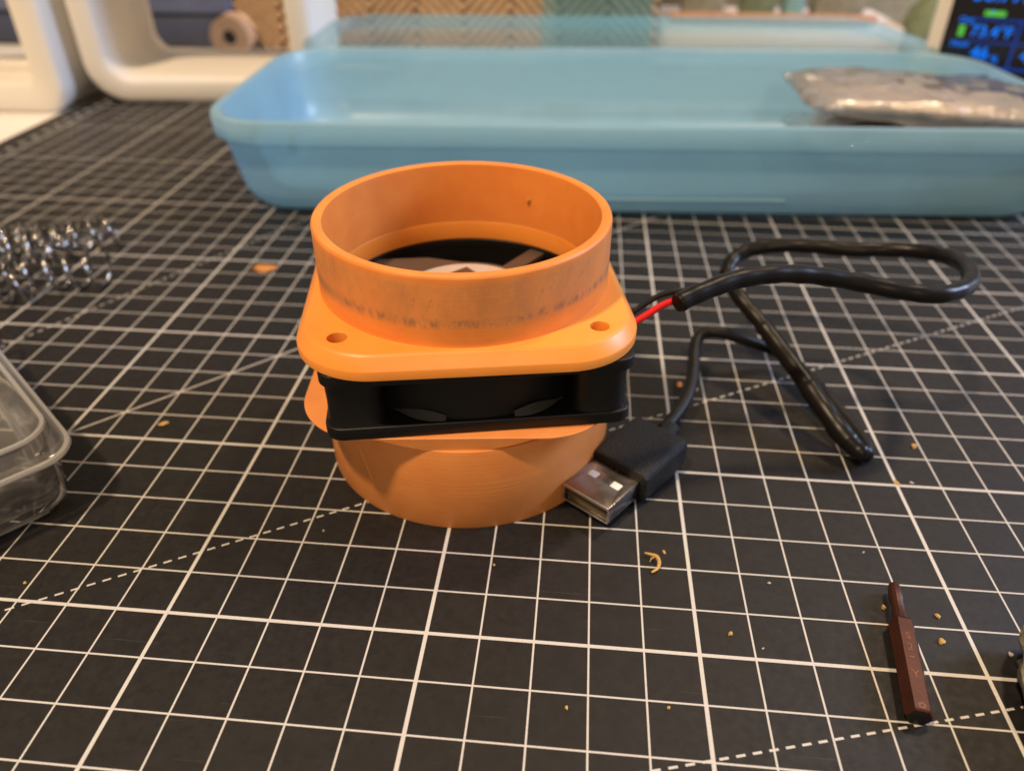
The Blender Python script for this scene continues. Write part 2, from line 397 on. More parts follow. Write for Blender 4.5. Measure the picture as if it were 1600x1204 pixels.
sk = [[(x, y, z) for x, y in rot2(rrect(2*h_, 2*h_, 1.55-(3.36-h_)*0.8, 14), A_UP)] for h_, z in skirt]
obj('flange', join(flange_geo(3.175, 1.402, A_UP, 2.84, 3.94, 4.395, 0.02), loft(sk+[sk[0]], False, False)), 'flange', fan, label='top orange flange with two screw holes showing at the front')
# collar with a small printed fillet at its foot; outer face is a second, smudged material
prof = [(2.845, 3.94), (3.105, 4.375), (3.092, 4.40), (3.085, 4.44), (3.085, 5.76), (3.075, 5.80), (3.045, 5.83), (2.90, 5.83), (2.868, 5.81), (2.86, 5.77), (2.845, 4.6)]
V, F = lathe(prof, 160)
mi = []
for f in F:
    zc = sum(V[i][2] for i in f)/4; rc = sum(math.hypot(V[i][0], V[i][1]) for i in f)/4
    mi.append(1 if rc > 3.06 and zc > 4.2 else 0)
obj('collar', (V, F, mi), ['orange', 'orange_dirty'], fan, label='open top collar smudged grey round its outer face')
def cone_flange(half, rc, rot, ri, zt):
    """square flange whose underside is a 45 degree cone: thick at mid side, thin at the corners"""
    def rho(t):
        x, y = abs(math.cos(t)), abs(math.sin(t)); k = half-rc
        r = half/max(x, y); px, py = r*x, r*y
        if px > k and py > k:
            b = (x+y)*k; c = 2*k*k-rc*rc; r = b+math.sqrt(max(b*b-c, 0))
        return r
    n = 288; L = [[] for _ in range(9)]
    for q in range(n):
        t = 2*math.pi*q/n; p = rho(t); zb = min(2.05+(p-half)/1.05, zt-0.05)
        rc_ = min(p-0.01, half+(zt-0.05-2.05)*1.05)
        pts = [(ri, 2.0), (ri, zt), (p-0.02, zt), (p, zt-0.015), (p, zb+0.012), (p-0.015, zb), (rc_-0.02, min(zb, 2.05+(rc_-half)/1.05)), (half-0.02, 2.03), (3.30, 2.0)]
        for l, (r, z) in zip(L, pts): l.append((r*math.cos(t+rot), r*math.sin(t+rot), z))
    return loft(L+[L[0]], False, False)
obj('flange', xf(cone_flange(3.27, 1.55, A_LOW, 2.84, 2.418), T(-0.12*math.cos(A_LOW), -0.12*math.sin(A_LOW), 0)), 'orange_pale', fan, label='orange flange under the fan turned a few degrees, corner showing at the left', angle=30)
obj('collar', ring(3.34, 3.05, 0.0, 2.115, 0.03, 160), 'orange_pale', fan, label='wider base collar standing on the mat')
sc_p = [(-1.98, 3.335, 1.62), (-1.86, 3.26, 1.28), (-1.74, 3.18, 0.92), (-1.66, 3.135, 0.66)]
obj('print_seam', tube(spline([(x*1.001, (y-CY)*1.001, z) for x, y, z in sc_p], 5), [0.004+0.010*math.sin(math.pi*i_/15) for i_ in range(16)], 6), 'flange', fan)  # thin print ridge, its highlight painted in with brighter orange
# tiny printing blob and strand left on the inside of the collar
obj('print_blob', xf(box(0, 0, 0, 0.07, 0.05, 0.12, 0.02), T(1.18, 2.56, 5.07, 0.4, 0.2, 0.3)), 'crumb', fan)
# --- fan frame
fr = obj('fan_frame', join(
    plate(rot2(rrect(6.1, 6.1, 0.36, 8, 0.08, -0.05), A_FAN), [circle(0, 0, 2.84, 96)]+[circle(x, y, 0.21, 24) for x, y in hp(2.5, 0, A_FAN)], 2.42, 2.70, 0.03),
    plate(rot2(rrect(6.1, 6.1, 0.36, 8, 0.08, -0.05), A_FAN), [circle(0, 0, 2.84, 96)]+[circle(x, y, 0.21, 24) for x, y in hp(2.5, 0, A_FAN)], 3.66, 3.925, 0.03)), 'black', fan)
obj('barrel', lathe([(2.842, 2.69), (3.02, 2.69), (2.99, 2.9), (2.985, 3.2), (2.99, 3.45), (3.02, 3.67), (2.842, 3.67)], 120), 'black', fr)
for x, y in hp(2.5, 0, A_FAN):
    obj('corner_post', xf(loft([[(a_, b_, z_) for a_, b_ in rot2(rrect(w_, w_, 0.36, 6), A_FAN)] for z_, w_ in ((2.69, 1.16), (2.80, 1.11), (3.2, 1.09), (3.56, 1.11), (3.67, 1.16))]), T(x*0.965+0.08, y*0.965-0.05, 0)), 'black', fr)
# motor plate with label, struts, blades
hub = obj('motor_plate', lathe([(0.0, 3.70), (1.62, 3.70), (1.64, 3.83), (1.62, 3.87), (1.58, 3.885), (1.50, 3.89), (0.0, 3.89)], 80, False), 'strut', fan)
obj('label_disc', plate(circle(0, 0, 1.46, 72), [], 3.895, 3.903), 'label', hub)
tri = [(-0.16, 1.28), (-0.62, 0.80), (-0.45, 0.62), (0.14, 0.62), (0.30, 0.80)]
obj('label_mark', plate(tri, [], 3.906, 3.910), 'label_ink', hub)
obj('strut', join(plate([(0.15, 1.60), (-1.2, 1.86), (-2.52, 1.62), (-2.86, 0.95), (-2.2, 0.98), (-1.2, 1.05)], [], 3.70, 3.83, 0.02), xf(box(0, 0, 0, 1.15, 0.07, 0.06, 0.02), T(-1.72, 1.06, 3.84, R(3)))), 'strut', hub)
for a in (60, -38, -128):
    a = R(a)
    obj('strut', xf(box(2.2, 0, 3.77, 1.40, 0.42, 0.14, 0.03), T(0, 0, 0, a)), 'strut', hub)
# added grey slivers painting the light that falls on the foot plate
for k in range(4):
    for sx in (-1, 1):
        arc = []
        for i_ in range(9):
            t = i_/8; a = R(-90+sx*(13+22*t)); ww = 0.02+0.13*math.sin(math.pi*min(1, 0.15+t*0.95))
            arc.append((a, ww))
        V = [(2.985*math.cos(a), 2.985*math.sin(a), 2.72+ww) for a, ww in arc]+[((2.99+ww*0.9)*math.cos(a), (2.99+ww*0.9)*math.sin(a), 2.715) for a, ww in arc]+[(2.97*math.cos(a), 2.97*math.sin(a), 2.70) for a, ww in arc]
        F = [(i_+o_*9, i_+1+o_*9, (i_+1+o_*9+9) % 27, (i_+o_*9+9) % 27) for i_ in range(8) for o_ in range(3)]+[(0, 9, 18), (8, 26, 17)]
        obj('lit_sliver', xf((V, F), T(0.08, -0.05, 0, A_FAN+R(90*k))), 'lit_sliver', fr, angle=40)
rot_ = obj('rotor', lathe([(0.0, 2.52), (1.28, 2.52), (1.34, 2.58), (1.34, 3.66), (0, 3.66)], 64, False), 'blade', fan)
def blade():
    V, F = [], []; nr, nc = 9, 11
    for side in (0.03, -0.03):
        for i in range(nr):
            r = 1.30+(2.74-1.30)*i/(nr-1)
            for j in range(nc):
                t = j/(nc-1); a = R(-24+50*t)+0.45*(i/(nr-1))**1.5; z = 2.66+0.66*(1-t)+0.10*math.sin(math.pi*t)+side
                V.append((r*math.cos(a), r*math.sin(a), z))
    n = nr*nc
    for i in range(nr-1):
        for j in range(nc-1):
            a = i*nc+j; F.append((a, a+1, a+nc+1, a+nc)); F.append((n+a, n+a+nc, n+a+nc+1, n+a+1))
    edge = [j for j in range(nc)]+[i*nc+nc-1 for i in range(1, nr)]+[(nr-1)*nc+j for j in range(nc-2, -1, -1)]+[i*nc for i in range(nr-2, 0, -1)]
    for k in range(len(edge)):
        a, b = edge[k], edge[(k+1) % len(edge)]; F.append((a, n+a, n+b, b))
    return V, F
bl = obj('fan_blade', blade(), 'blade', rot_)
for k in range(1, 7):
    c = bl.copy(); COL.objects.link(c); c.parent = rot_; c.rotation_euler = (0, 0, R(360/7*k)+0.1)
# --- wires and cable (points relative to the assembly's base)
def rel(P): return [(x-CX, y-CY, z) for x, y, z in P]
red = [(3.25, 4.95, 3.78), (3.55, 5.06, 3.84), (3.9, 5.30, 3.95), (4.25, 5.55, 4.08), (4.62, 5.72, 4.16), (4.9, 5.85, 4.2)]
obj('red_wire', tube(spline(rel(red)), 0.075, 14), 'red', fan)
blk = [(3.20, 5.12, 3.82), (3.50, 5.25, 3.93), (3.85, 5.52, 4.08), (4.2, 5.72, 4.22), (4.55, 5.82, 4.28), (4.9, 5.95, 4.27)]
obj('black_wire', tube(spline(rel(blk)), 0.062, 12), 'cable', fan)
loop1 = [(4.52, 5.34, 4.25), (5.02, 5.68, 4.35), (5.81, 6.2, 4.42), (6.69, 6.6, 4.4), (7.61, 6.93, 4.25), (8.66, 7.09, 4.05), (9.64, 7.01, 3.92), (10.42, 7.04, 3.86),
         (11.09, 7.43, 3.82), (11.62, 8.19, 3.72), (12.02, 9.51, 3.5), (11.87, 10.6, 3.25), (11.06, 11.23, 3.05), (9.93, 11.34, 2.95), (8.88, 11.6, 2.9), (7.96, 11.73, 2.8),
         (7.16, 11.6, 2.65), (6.69, 11.18, 2.45), (6.63, 10.68, 2.2), (6.92, 10.02, 1.95), (7.32, 9.38, 1.7), (7.74, 8.67, 1.4), (8.18, 7.75, 1.1), (8.58, 6.83, 0.8), (8.97, 6.11, 0.5), (9.28, 5.76, 0.32)]
loop2 = [(9.28, 5.76, 0.32), (9.47, 5.85, 0.22), (9.56, 6.2, 0.22), (9.36, 6.95, 0.3), (9.05, 7.75, 0.42), (8.72, 8.60, 0.5), (8.36, 9.35, 0.55), (7.94, 9.73, 0.6), (7.14, 9.58, 0.95), (6.5, 9.56, 1.15),
         (6.07, 9.55, 1.15), (5.8, 9.32, 1.05), (5.68, 8.79, 0.9), (5.62, 8.22, 0.72), (5.47, 7.53, 0.58), (5.23, 6.92, 0.5), (4.96, 6.41, 0.46), (4.69, 5.97, 0.45)]
p1 = spline(rel(loop1), 10); p2 = spline(rel(loop2), 10)
N1 = len(p1)
def wav(i, r, a=0.006): return r + a*math.sin(i*0.9)+a*0.7*math.sin(i*0.37+1)
cb = obj('cable', tube(p1[4:-1]+p2, 0.165, 18), 'cable', fan, label='black cable looping right and back to the plug')
obj('heat_shrink_sleeve', tube(p1[0:206], [0.185 if i < 2 else wav(i, 0.205) for i in range(206)], 22), 'sleeve', cb)
obj('heat_shrink_sleeve', tube(p1[200:N1]+p2[1:12], [wav(i, 0.232) if 2 < i < N1-200+8 else 0.19 for i in range(N1-200+11)], 22), 'sleeve', cb)
obj('heat_shrink_sleeve', tube(p1[222:N1-4], [wav(i, 0.255, 0.008) if 1 < i < N1-4-222-3 else 0.225 for i in range(N1-4-222)], 22), 'sleeve', cb)
# --- USB plug: local x = across, y = towards the cable, built flat then turned
UO = Vector((3.86, 4.62, 0.0)); UA = R(-36.5)
UM = T(UO.x-CX, UO.y-CY, 0.0, UA)
def up(g): return xf(g, UM)
mould = loft([[(x, y, z+0.42) for x, z in rrect(w_, h_, r_, 6)] for y, w_, h_, r_ in
              ((-0.50, 1.44, 0.72, 0.12), (-0.48, 1.49, 0.77, 0.15), (-0.42, 1.51, 0.80, 0.17), (0.55, 1.54, 0.82, 0.18), (1.15, 1.51, 0.80, 0.18), (1.24, 1.47, 0.76, 0.17), (1.28, 1.36, 0.66, 0.13))])
mo = obj('usb_mould', up(mould), 'mould', fan, angle=50)
obj('strain_relief', up(loft([[(x, y, z+0.43) for x, z in rrect(w_, h_, r_, 6)] for y, w_, h_, r_ in
              ((1.26, 0.56, 0.44, 0.18), (1.42, 0.50, 0.42, 0.18), (1.60, 0.44, 0.40, 0.18), (1.82, 0.40, 0.38, 0.17))])), 'mould', mo)
# steel shell: a thin tube of folded sheet, open at the front, with two windows in its top
L0, L1, SW, SH, TH = -1.66, -0.45, 1.20, 0.45, 0.035
SB = 0.195
def shell():
    top = plate([(-SW/2, L0), (SW/2, L0), (SW/2, L1), (-SW/2, L1)], [rrect(0.23, 0.20, 0.03, 3, -0.30, -0.97), rrect(0.23, 0.20, 0.03, 3, 0.30, -0.97)], SB+SH-TH, SB+SH, 0.008, 1)
    return join(top, box(0, (L0+L1)/2, SB+TH/2, SW, L1-L0, TH, 0.008), box(-SW/2+TH/2, (L0+L1)/2, SB+SH/2, TH, L1-L0, SH-2*TH-.002, 0.006), box(SW/2-TH/2, (L0+L1)/2, SB+SH/2, TH, L1-L0, SH-2*TH-.002, 0.006))
sh = obj('plug_shell', up(shell()), 'steel', fan, angle=30)
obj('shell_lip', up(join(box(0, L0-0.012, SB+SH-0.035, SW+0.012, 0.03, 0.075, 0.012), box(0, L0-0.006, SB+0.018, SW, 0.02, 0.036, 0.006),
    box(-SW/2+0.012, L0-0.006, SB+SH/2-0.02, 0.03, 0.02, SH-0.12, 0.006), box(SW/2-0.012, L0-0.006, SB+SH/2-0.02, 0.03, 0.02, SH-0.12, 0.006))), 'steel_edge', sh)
obj('tongue', up(box(0, -1.00, SB+0.12, SW-2*TH-0.02, 1.15, 0.17, 0.01)), 'tongue', sh)
for x in (-0.30, 0.30):
    obj('plug_window', up(box(x, -0.97, SB+SH-0.02, 0.225, 0.195, 0.03, 0.004)), 'hole', sh)
# the folded seam of the shell: a thin zigzag groove
seam = [(0.02, -0.47), (0.02, -0.60), (0.09, -0.64), (0.09, -0.72), (0.0, -0.78), (0.0, -1.02), (0.07, -1.07), (0.07, -1.14), (-0.01, -1.20), (-0.01, -1.30)]
obj('shell_seam', up(tube([(x, y, SB+SH+0.0005) for x, y in seam], 0.0065, 6)), 'tongue', sh)

# ================================================================== hex bit
bit = thing('hex_bit', 'brown hexagonal screwdriver bit with stamped marks lying at the lower right', 'screwdriver bit', (8.425, -1.03, 0.202), (0, 0, R(80.8)))
# local x runs from the black end to the tip, i.e. away from the camera
def hexring(x, af):
    r = af/2/math.cos(R(30)); return [(x, r*math.cos(R(60*k)), r*math.sin(R(60*k))) for k in range(6)]
obj('shank', loft([hexring(0.0, 0.365), hexring(0.03, 0.40), hexring(1.90, 0.40), hexring(2.0, 0.29)], True, False), 'hexbit', bit, angle=25)
obj('tip', loft([[(x, r*math.cos(R(30*k+15))*fl, r*math.sin(R(30*k+15))) for k in range(12)] for x, r, fl in ((1.96, 0.155, 1), (2.02, 0.135, 1), (2.25, 0.118, 1), (2.45, 0.118, 1), (2.52, 0.135, 0.95), (2.82, 0.125, 0.9), (2.86, 0.105, 0.9))], False, True), 'hexbit', bit, angle=25)
obj('end_face', loft([hexring(-0.008, 0.31), hexring(0.002, 0.355)], True, False), 'hexend', bit)
for ch, sz_, x in (('S', 0.20, 1.50), ('2', 0.22, 1.26), ('-', 0.30, 1.08), ('Y', 0.22, 0.70)):
    obj('stamped_mark', xf(text(ch, sz_, 0.003), T(x, 0.0, 0.2015, R(-90), 0, 0)), 'stamp', bit)
obj('stamped_ring', xf(lathe([(0.025, 0.0), (0.062, 0.0), (0.062, 0.006), (0.025, 0.006)], 20), T(0.10, 0, 0.198)), 'stamp', bit)

# ================================================================== blue tray with opened lid
tray = thing('plastic_tray', 'translucent blue plastic tray with its lid folded open behind the orange fan adapter', 'tray', (5.05, 19.62, 0.0), (0, 0, R(3.8)))
TW, TD, TH_ = 34.4, 13.7, 3.80
def loops(seq, cx=0.0, cy=TD/2): return [[(x, y, z) for x, y in rrect(TW-2*i, TD-2*i, max(r, 0.1), 8, cx, cy)] for i, z, r in seq]
prof = [(1.9, 0.0, 1.2), (1.35, 0.02, 1.8), (0.98, 0.13, 2.3), (0.72, 0.40, 2.6), (0.58, 0.80, 2.7), (0.46, 1.5, 2.7), (0.35, 2.2, 2.7), (0.26, 2.84, 2.7), (0.05, 2.88, 2.7), (0.0, 2.96, 2.7), (0.0, 3.66, 2.7), (0.06, 3.75, 2.7),
        (0.30, 3.75, 2.6), (0.36, 3.66, 2.6), (0.38, 2.9, 2.6), (0.48, 2.2, 2.6), (0.60, 1.5, 2.55), (0.74, 0.90, 2.5), (0.95, 0.52, 2.4), (1.25, 0.28, 2.1), (1.6, 0.16, 1.7), (2.2, 0.14, 1.1)]
obj('tray_body', loft(loops(prof)), 'blue', tray, angle=50)
# moulded ridge under the latch on the front wall
obj('latch_ridge', xf(loft([[(x, y, z) for x, z in rrect(9.4-2*i, 0.16-2*i, 0.06, 4, 0, 0)] for y, i in ((0.10, 0.0), (-0.03, 0.0), (-0.06, 0.03))]), T(0.7, 0.58, 0.78)), 'blue', tray, angle=50)
lid_l = [(0.10, 0.0, 2.6), (0.0, 0.05, 2.7), (0.0, 0.72, 2.7), (0.08, 0.82, 2.65), (0.5, 0.86, 2.4), (1.0, 0.86, 2.0), (1.15, 0.76, 1.9), (0.6, 0.72, 2.3), (0.16, 0.66, 2.5), (0.14, 0.05, 2.55)]
g = loft([[(x, y, z) for x, y in rrect(TW-2*i-0.3, 12.4-2*i, r, 8, 0, 6.2)] for i, z, r in lid_l[:6]+[(1.15, 0.76, 1.9)]], False, True)
obj('tray_lid', xf(g, T(0, TD+0.15, 2.85, 0, 0, R(-1.5))), 'blue_lid', tray, angle=50)
obj('hinge', tube([(-4, TD+0.08, 3.66), (4, TD+0.08, 3.66)], 0.10, 12), 'blue', tray)
# a small green sticker scrap seen through the left wall
obj('sticker', box(-14.2, 2.4, 2.3, 0.35, 0.06, 1.0, 0.02), 'teal', tray)

# ================================================================== crumpled clear bags in the tray
def pouch(w_, d_, h_, seed, amp=0.20, nx=56, ny=34):
    V, F = [], []
    for s_ in (1, -1):
        for j in range(ny):
            for i in range(nx):
                x, y = -1+2*i/(nx-1), -1+2*j/(ny-1)
                prof_ = (max(0, 1-abs(x)**3.2)*max(0, 1-abs(y)**3.2))**0.5
                p = Vector((x*w_/2, y*d_/2, 0))
                nz = noise.fractal(Vector((p.x*0.55+seed, p.y*0.9, s_*2.7+seed)), 0.8, 2.2, 4)
                rg = 1-abs(noise.noise(Vector((p.x*0.45+seed*2, p.y*1.3+s_, seed))))*2
                z = s_*h_/2*prof_ + amp*(nz*0.8+rg*0.35)*(0.25+prof_)
                V.append((p.x+0.22*nz, p.y+0.2*noise.noise(p*0.8+Vector((seed, 3, 1))), z))
    n = nx*ny
    for j in range(ny-1):
        for i in range(nx-1):
            a = j*nx+i; F.append((a, a+1, a+nx+1, a+nx)); F.append((n+a, n+a+nx, n+a+nx+1, n+a+1))
    e = list(range(nx))+[j*nx+nx-1 for j in range(1, ny)]+[(ny-1)*nx+i for i in range(nx-2, -1, -1)]+[j*nx for j in range(ny-2, 0, -1)]
    for k in range(len(e)):
        a, b = e[k], e[(k+1) % len(e)]; F.append((a, n+a, n+b, b))
    return V, F
for (x, y, z, rz, ry, seed, sz, lab) in (
    (17.6, 27.3, 1.35, R(3), R(1), 2.2, (10.6, 7.4, 2.0), 'crumpled clear plastic bag lying lowest in the blue tray'),
    (17.3, 27.2, 3.15, R(-4), R(2), 4.1, (11.2, 8.4, 1.5), 'crumpled clear plastic bag on top of another at the right of the tray')):
    b = thing('plastic_bag', lab, 'bag', (x, y, z), (R(-4), ry, rz), 'clear bags in the blue tray')
    obj('film', pouch(*sz, seed), 'film', b, angle=80)
    obj('contents', pouch(sz[0]*0.82, sz[1]*0.75, sz[2]*0.45, seed+5, 0.18, 36, 22), 'foil', b, angle=80)

# ================================================================== white rounded frames at the back left
def frame(w_, h_, th, depth, ro):
    ri = max(ro-th*0.75, 0.4); b = 0.30; L = []
    def lp(inset, y, r): return [(x, y, z+h_/2) for x, z in rrect(w_-2*inset, h_-2*inset, max(r, 0.2), 10)]
    seq = [(b, 0.0, ro-b), (b*.3, b*.3, ro-b*.3), (0, b, ro), (0, depth-b, ro), (b*.3, depth-b*.3, ro-b*.3), (b, depth, ro-b),
           (th-b, depth, ri+b), (th-b*.3, depth-b*.3, ri+b*.3), (th, depth-b, ri), (th, b, ri), (th-b*.3, b*.3, ri+b*.3), (th-b, 0.0, ri+b)]
    Ls = [lp(*s_) for s_ in seq]; Ls.append(Ls[0]); n = len(Ls[0]); V = [p for l in Ls[:-1] for p in l]; m = len(seq); F = []
    for i in range(m):
        for k in range(n): F.append((i*n+k, i*n+(k+1) % n, ((i+1) % m)*n+(k+1) % n, ((i+1) % m)*n+k))
    return V, F
f2 = thing('cube_shelf', 'thick white rounded open cube shelf on the mat corner beside the blue tray', 'shelf', (-19.4, 35.0, 0.0), (0, 0, R(6)), 'white cube shelves at the back left')
obj('shelf_ring', frame(13.2, 13.0, 1.40, 8.0, 2.3), 'cream', f2, angle=50)
f1 = thing('cube_shelf', 'thick white rounded open cube shelf standing off the mat at the far left edge', 'shelf', (-33.3, 32.9, -0.3), (0, 0, R(2)), 'white cube shelves at the back left')
fr1 = obj('shelf_ring', frame(13.2, 13.3, 1.7, 7.0, 1.5), 'cream', f1, angle=50)
obj('shelf_rail', box(0, 3.0, 1.95, 10.2, 1.0, 0.5, 0.1), 'cream', f1)

# ================================================================== things behind the tray
bn = thing('storage_bin', 'dark navy storage bin with a lighter band standing behind the white cube shelves', 'bin', (-52.3, 51.0, -0.3))
obj('bin_body', box(0, 6, 1.2, 56, 12, 2.4, 0.5), 'navy', bn)
obj('bin_band', box(0, 6, 7.4, 56.4, 12.4, 10.0, 0.4), 'slate', bn)
kb = thing('ribbed_box', 'kraft brown box with herringbone ribs standing behind the open tray lid', 'box', (-8.4, 51.8, -0.3))
obj('box_body', box(0, 3, 4.0, 31.6, 6, 8.0, 0.1), 'kraft_dark', kb)
rib = []
nb = 9; bw = 31.4/nb
for b_ in range(nb):
    x0 = -15.7+b_*bw; s_ = 1 if b_ % 2 else -1
    for r_ in range(-6, 20):
        zc = r_*0.80
        P = [(x0+0.05, zc), (x0+bw-0.05, zc+s_*bw*1.0)]
        # clip the slanted rib to the face
        t0, t1 = 0.0, 1.0; (xa, za), (xb, zb) = P
        for lim, sg in ((0.1, 1), (7.9, -1)):
            fa, fb = sg*(za-lim), sg*(zb-lim)
            if fa < 0 and fb < 0: t0, t1 = 1, 0; break
            if fa < 0: t0 = max(t0, fa/(fa-fb))
            if fb < 0: t1 = min(t1, fa/(fa-fb))
        if t1-t0 < 0.05: continue
        a = (xa+(xb-xa)*t0, -0.02, za+(zb-za)*t0); c = (xa+(xb-xa)*t1, -0.02, za+(zb-za)*t1)
        rib.append(tube([a, c], 0.20, 6))
tag(obj('rib', join(*rib), 'kraft', kb), kind='stuff')
rl = thing('cardboard_roll', 'small brown cardboard roll with dark hollow end inside the white cube shelf', 'roll', (-23.3, 48.3, 1.08), (0, 0, R(98)))
obj('roll_body', xf(lathe([(0.48, 0), (1.33, 0), (1.38, 0.06), (1.38, 2.2), (0.48, 2.2)], 48), T(0, 0, 0, 0, R(90), 0)), 'kraft_end', rl)
obj('core_shade', xf(lathe([(0.0, 0.12), (0.485, 0.12), (0.485, 2.0), (0.0, 2.0)], 32, False), T(0, 0, 0, 0, R(90), 0)), 'dark_core', rl)  # solid dark cylinder painting the shade inside the roll's hole
pl = thing('acrylic_sheet', 'clear blue plastic sheet leaning against the right end of the ribbed kraft box', 'sheet', (2.9, 49.3, -0.3), (R(-9), 0, 0))
obj('sheet_body', xf(plate(rrect(7.6, 8.5, 0.5, 6, 0, 4.25), [], -0.08, 0.08, 0.03), T(0, 0, 0, 0, 0, R(90))), 'blue_sheet', pl)
tag(obj('grey_carton', box(0, 4, 6.5, 36, 8, 13, 0.2), 'olive', loc=(24, 62, -0.3)), 'large dull grey brown carton standing behind the pale box and the display', 'carton')
pb = thing('parts_box', 'pale grey low box topped with a brown strip behind the tray lid', 'box', (16.0, 52.0, -0.3))
obj('box_body', box(0, 4, 1.15, 17.5, 8, 2.3, 0.25), 'pale', pb)
obj('brown_strip', box(-0.6, 0.4, 2.65, 14.5, 0.9, 0.55, 0.1), 'wood', pb)
for (x, sx, h_, m_, lab, cat) in ((-5.2, 3.0, 2.2, 'olive', 'olive card block standing in the pale box at its left', 'block'), (-1.2, 2.4, 1.6, 'leaf', 'green plastic block standing in the middle of the pale box', 'block'), (1.4, 1.3, 2.4, 'teal', 'narrow teal block standing in the pale box', 'block'), (4.6, 3.4, 2.1, 'olive', 'wide olive card block standing in the pale box at its right', 'block')):
    o = obj('parts_block', box(0, 0, h_/2, sx, 2.2, h_, 0.15), m_, loc=(16.0+x, 55.5, 2.03)); tag(o, lab, cat, 'blocks in the pale box')
tag(obj('green_bottle', lathe([(0, 0), (1.5, 0), (1.7, 0.3), (1.75, 2.2), (1.4, 3.4), (0.6, 4.2), (0.55, 5.2), (0, 5.2)], 40, False), 'leaf', loc=(26.5, 53.0, -0.3)), 'blurred green rounded container between the pale box and the lit display', 'container')

# ================================================================== little display with blue figures
ws = thing('weather_display', 'white framed display with glowing blue figures standing behind the right end of the tray', 'display', (20.25, 36.4, 0.1), (R(-4), 0, R(-17.2)))
obj('bezel', xf(plate(rrect(13.6, 8.6, 0.35, 5, 6.8, 4.3), [rrect(12.3, 7.3, 0.1, 3, 6.8, 4.3)], 0, 0.55, 0.06), T(0, 0, 0, 0, 0, R(90))), 'bezel', ws)
obj('housing', box(6.8, 0.55, 4.3, 13.0, 1.0, 8.0, 0.2), 'bezel', ws)
scn = obj('screen', box(6.8, -0.02, 4.3, 12.28, 0.10, 7.28, 0.01), 'screen', ws)
def glyph(body, size, x, z, m, nm='lcd_text'):
    obj(nm, xf(text(body, size, 0.006), T(x, -0.085, z, 0, 0, R(90))), m, scn)
glyph('66.77.5', 1.05, 3.0, 6.10, 'lcd_blue')
obj('lcd_pill', box(2.75, -0.085, 5.22, 0.95, 0.012, 0.24, 0.004), 'lcd_green', scn)
glyph('.', 0.9, 2.62, 5.55, 'lcd_blue')
obj('lcd_rule', box(3.9, -0.083, 4.93, 4.6, 0.012, 0.08), 'lcd_line', scn)
glyph('Out', 0.40, 1.55, 4.86, 'lcd_blue')
obj('lcd_rule', box(3.9, -0.083, 3.88, 4.6, 0.012, 0.06), 'lcd_line', scn)
glyph('73.4°F', 0.76, 2.85, 4.36, 'lcd_blue')
obj('lcd_mark', box(1.45, -0.085, 4.36, 0.26, 0.012, 0.52, 0.004), 'lcd_green', scn)
glyph('Hum', 0.42, 1.55, 3.74, 'lcd_blue')
glyph('46', 0.86, 2.60, 3.34, 'lcd_blue'); glyph('%', 0.5, 3.35, 3.10, 'lcd_blue')
obj('lcd_rule', xf(box(0, -0.083, 0, 0.10, 0.012, 4.6), T(4.05, 0, 2.7)), 'lcd_line', scn)
obj('lcd_rule', box(3.9, -0.083, 2.68, 4.6, 0.012, 0.10), 'lcd_line', scn)
glyph('72', 0.86, 4.9, 4.36, 'lcd_blue'); glyph('45', 0.86, 4.9, 3.34, 'lcd_blue'); glyph('In', 0.40, 4.45, 4.84, 'lcd_blue')

# ================================================================== steel springs at the left
def helix(turns, r, pitch, wire, n=26):
    P = []; tot = turns*n
    for i in range(int(tot)+1):
        a = 2*math.pi*i/n; t = i/n
        p = pitch*(t if 1.3 < t < turns-1.3 else (t if t >= turns-1.3 else t))
        P.append((p, r*math.cos(a), r*math.sin(a)))
    return tube(P, wire, 10)
SPG = 'steel springs at the left'
for (x, y, z, rz, turns, r, pitch, lab) in (
    (-17.2, 11.7, 0.62, R(14), 7, 0.56, 0.55, 'shiny coil spring nearest the orange crumb, its open end pointing at the fan'),
    (-18.4, 9.5, 0.60, R(31), 7, 0.54, 0.52, 'shiny coil spring in the middle of the pile at the left edge'),
    (-16.4, 7.0, 0.58, R(16), 5, 0.52, 0.55, 'shiny coil spring nearest the clear box at the left edge'),
    (-17.9, 13.2, 0.60, R(38), 8, 0.54, 0.50, 'shiny coil spring farthest back in the pile, pointing at the blue tray'),
    (-18.3, 11.2, 1.50, R(20), 7, 0.50, 0.50, 'shiny coil spring lying on top of the others at the left edge'),
    (-18.6, 8.3, 1.25, R(-20), 6, 0.48, 0.48, 'shiny coil spring lying crosswise over two others near the clear box'),
    (-19.2, 14.6, 0.55, R(8), 7, 0.50, 0.52, 'shiny coil spring at the back of the pile, half cut off by the left edge'),
    (-16.6, 12.9, 0.50, R(62), 4, 0.46, 0.50, 'short shiny coil spring turned away at the right end of the pile')):
    s_ = obj('coil_spring', helix(turns, r, pitch*1.12, 0.052), 'chrome', loc=(x, y, z), rot=(random.random()*3, 0, rz), angle=80)
    tag(s_, lab, 'spring', SPG)

# ================================================================== small clear box with rings at the lower left
cbx = thing('clear_box', 'small frosted clear plastic box holding dark rings at the lower left', 'box', (-8.15, 2.72, 0.0), (0, 0, R(50)))
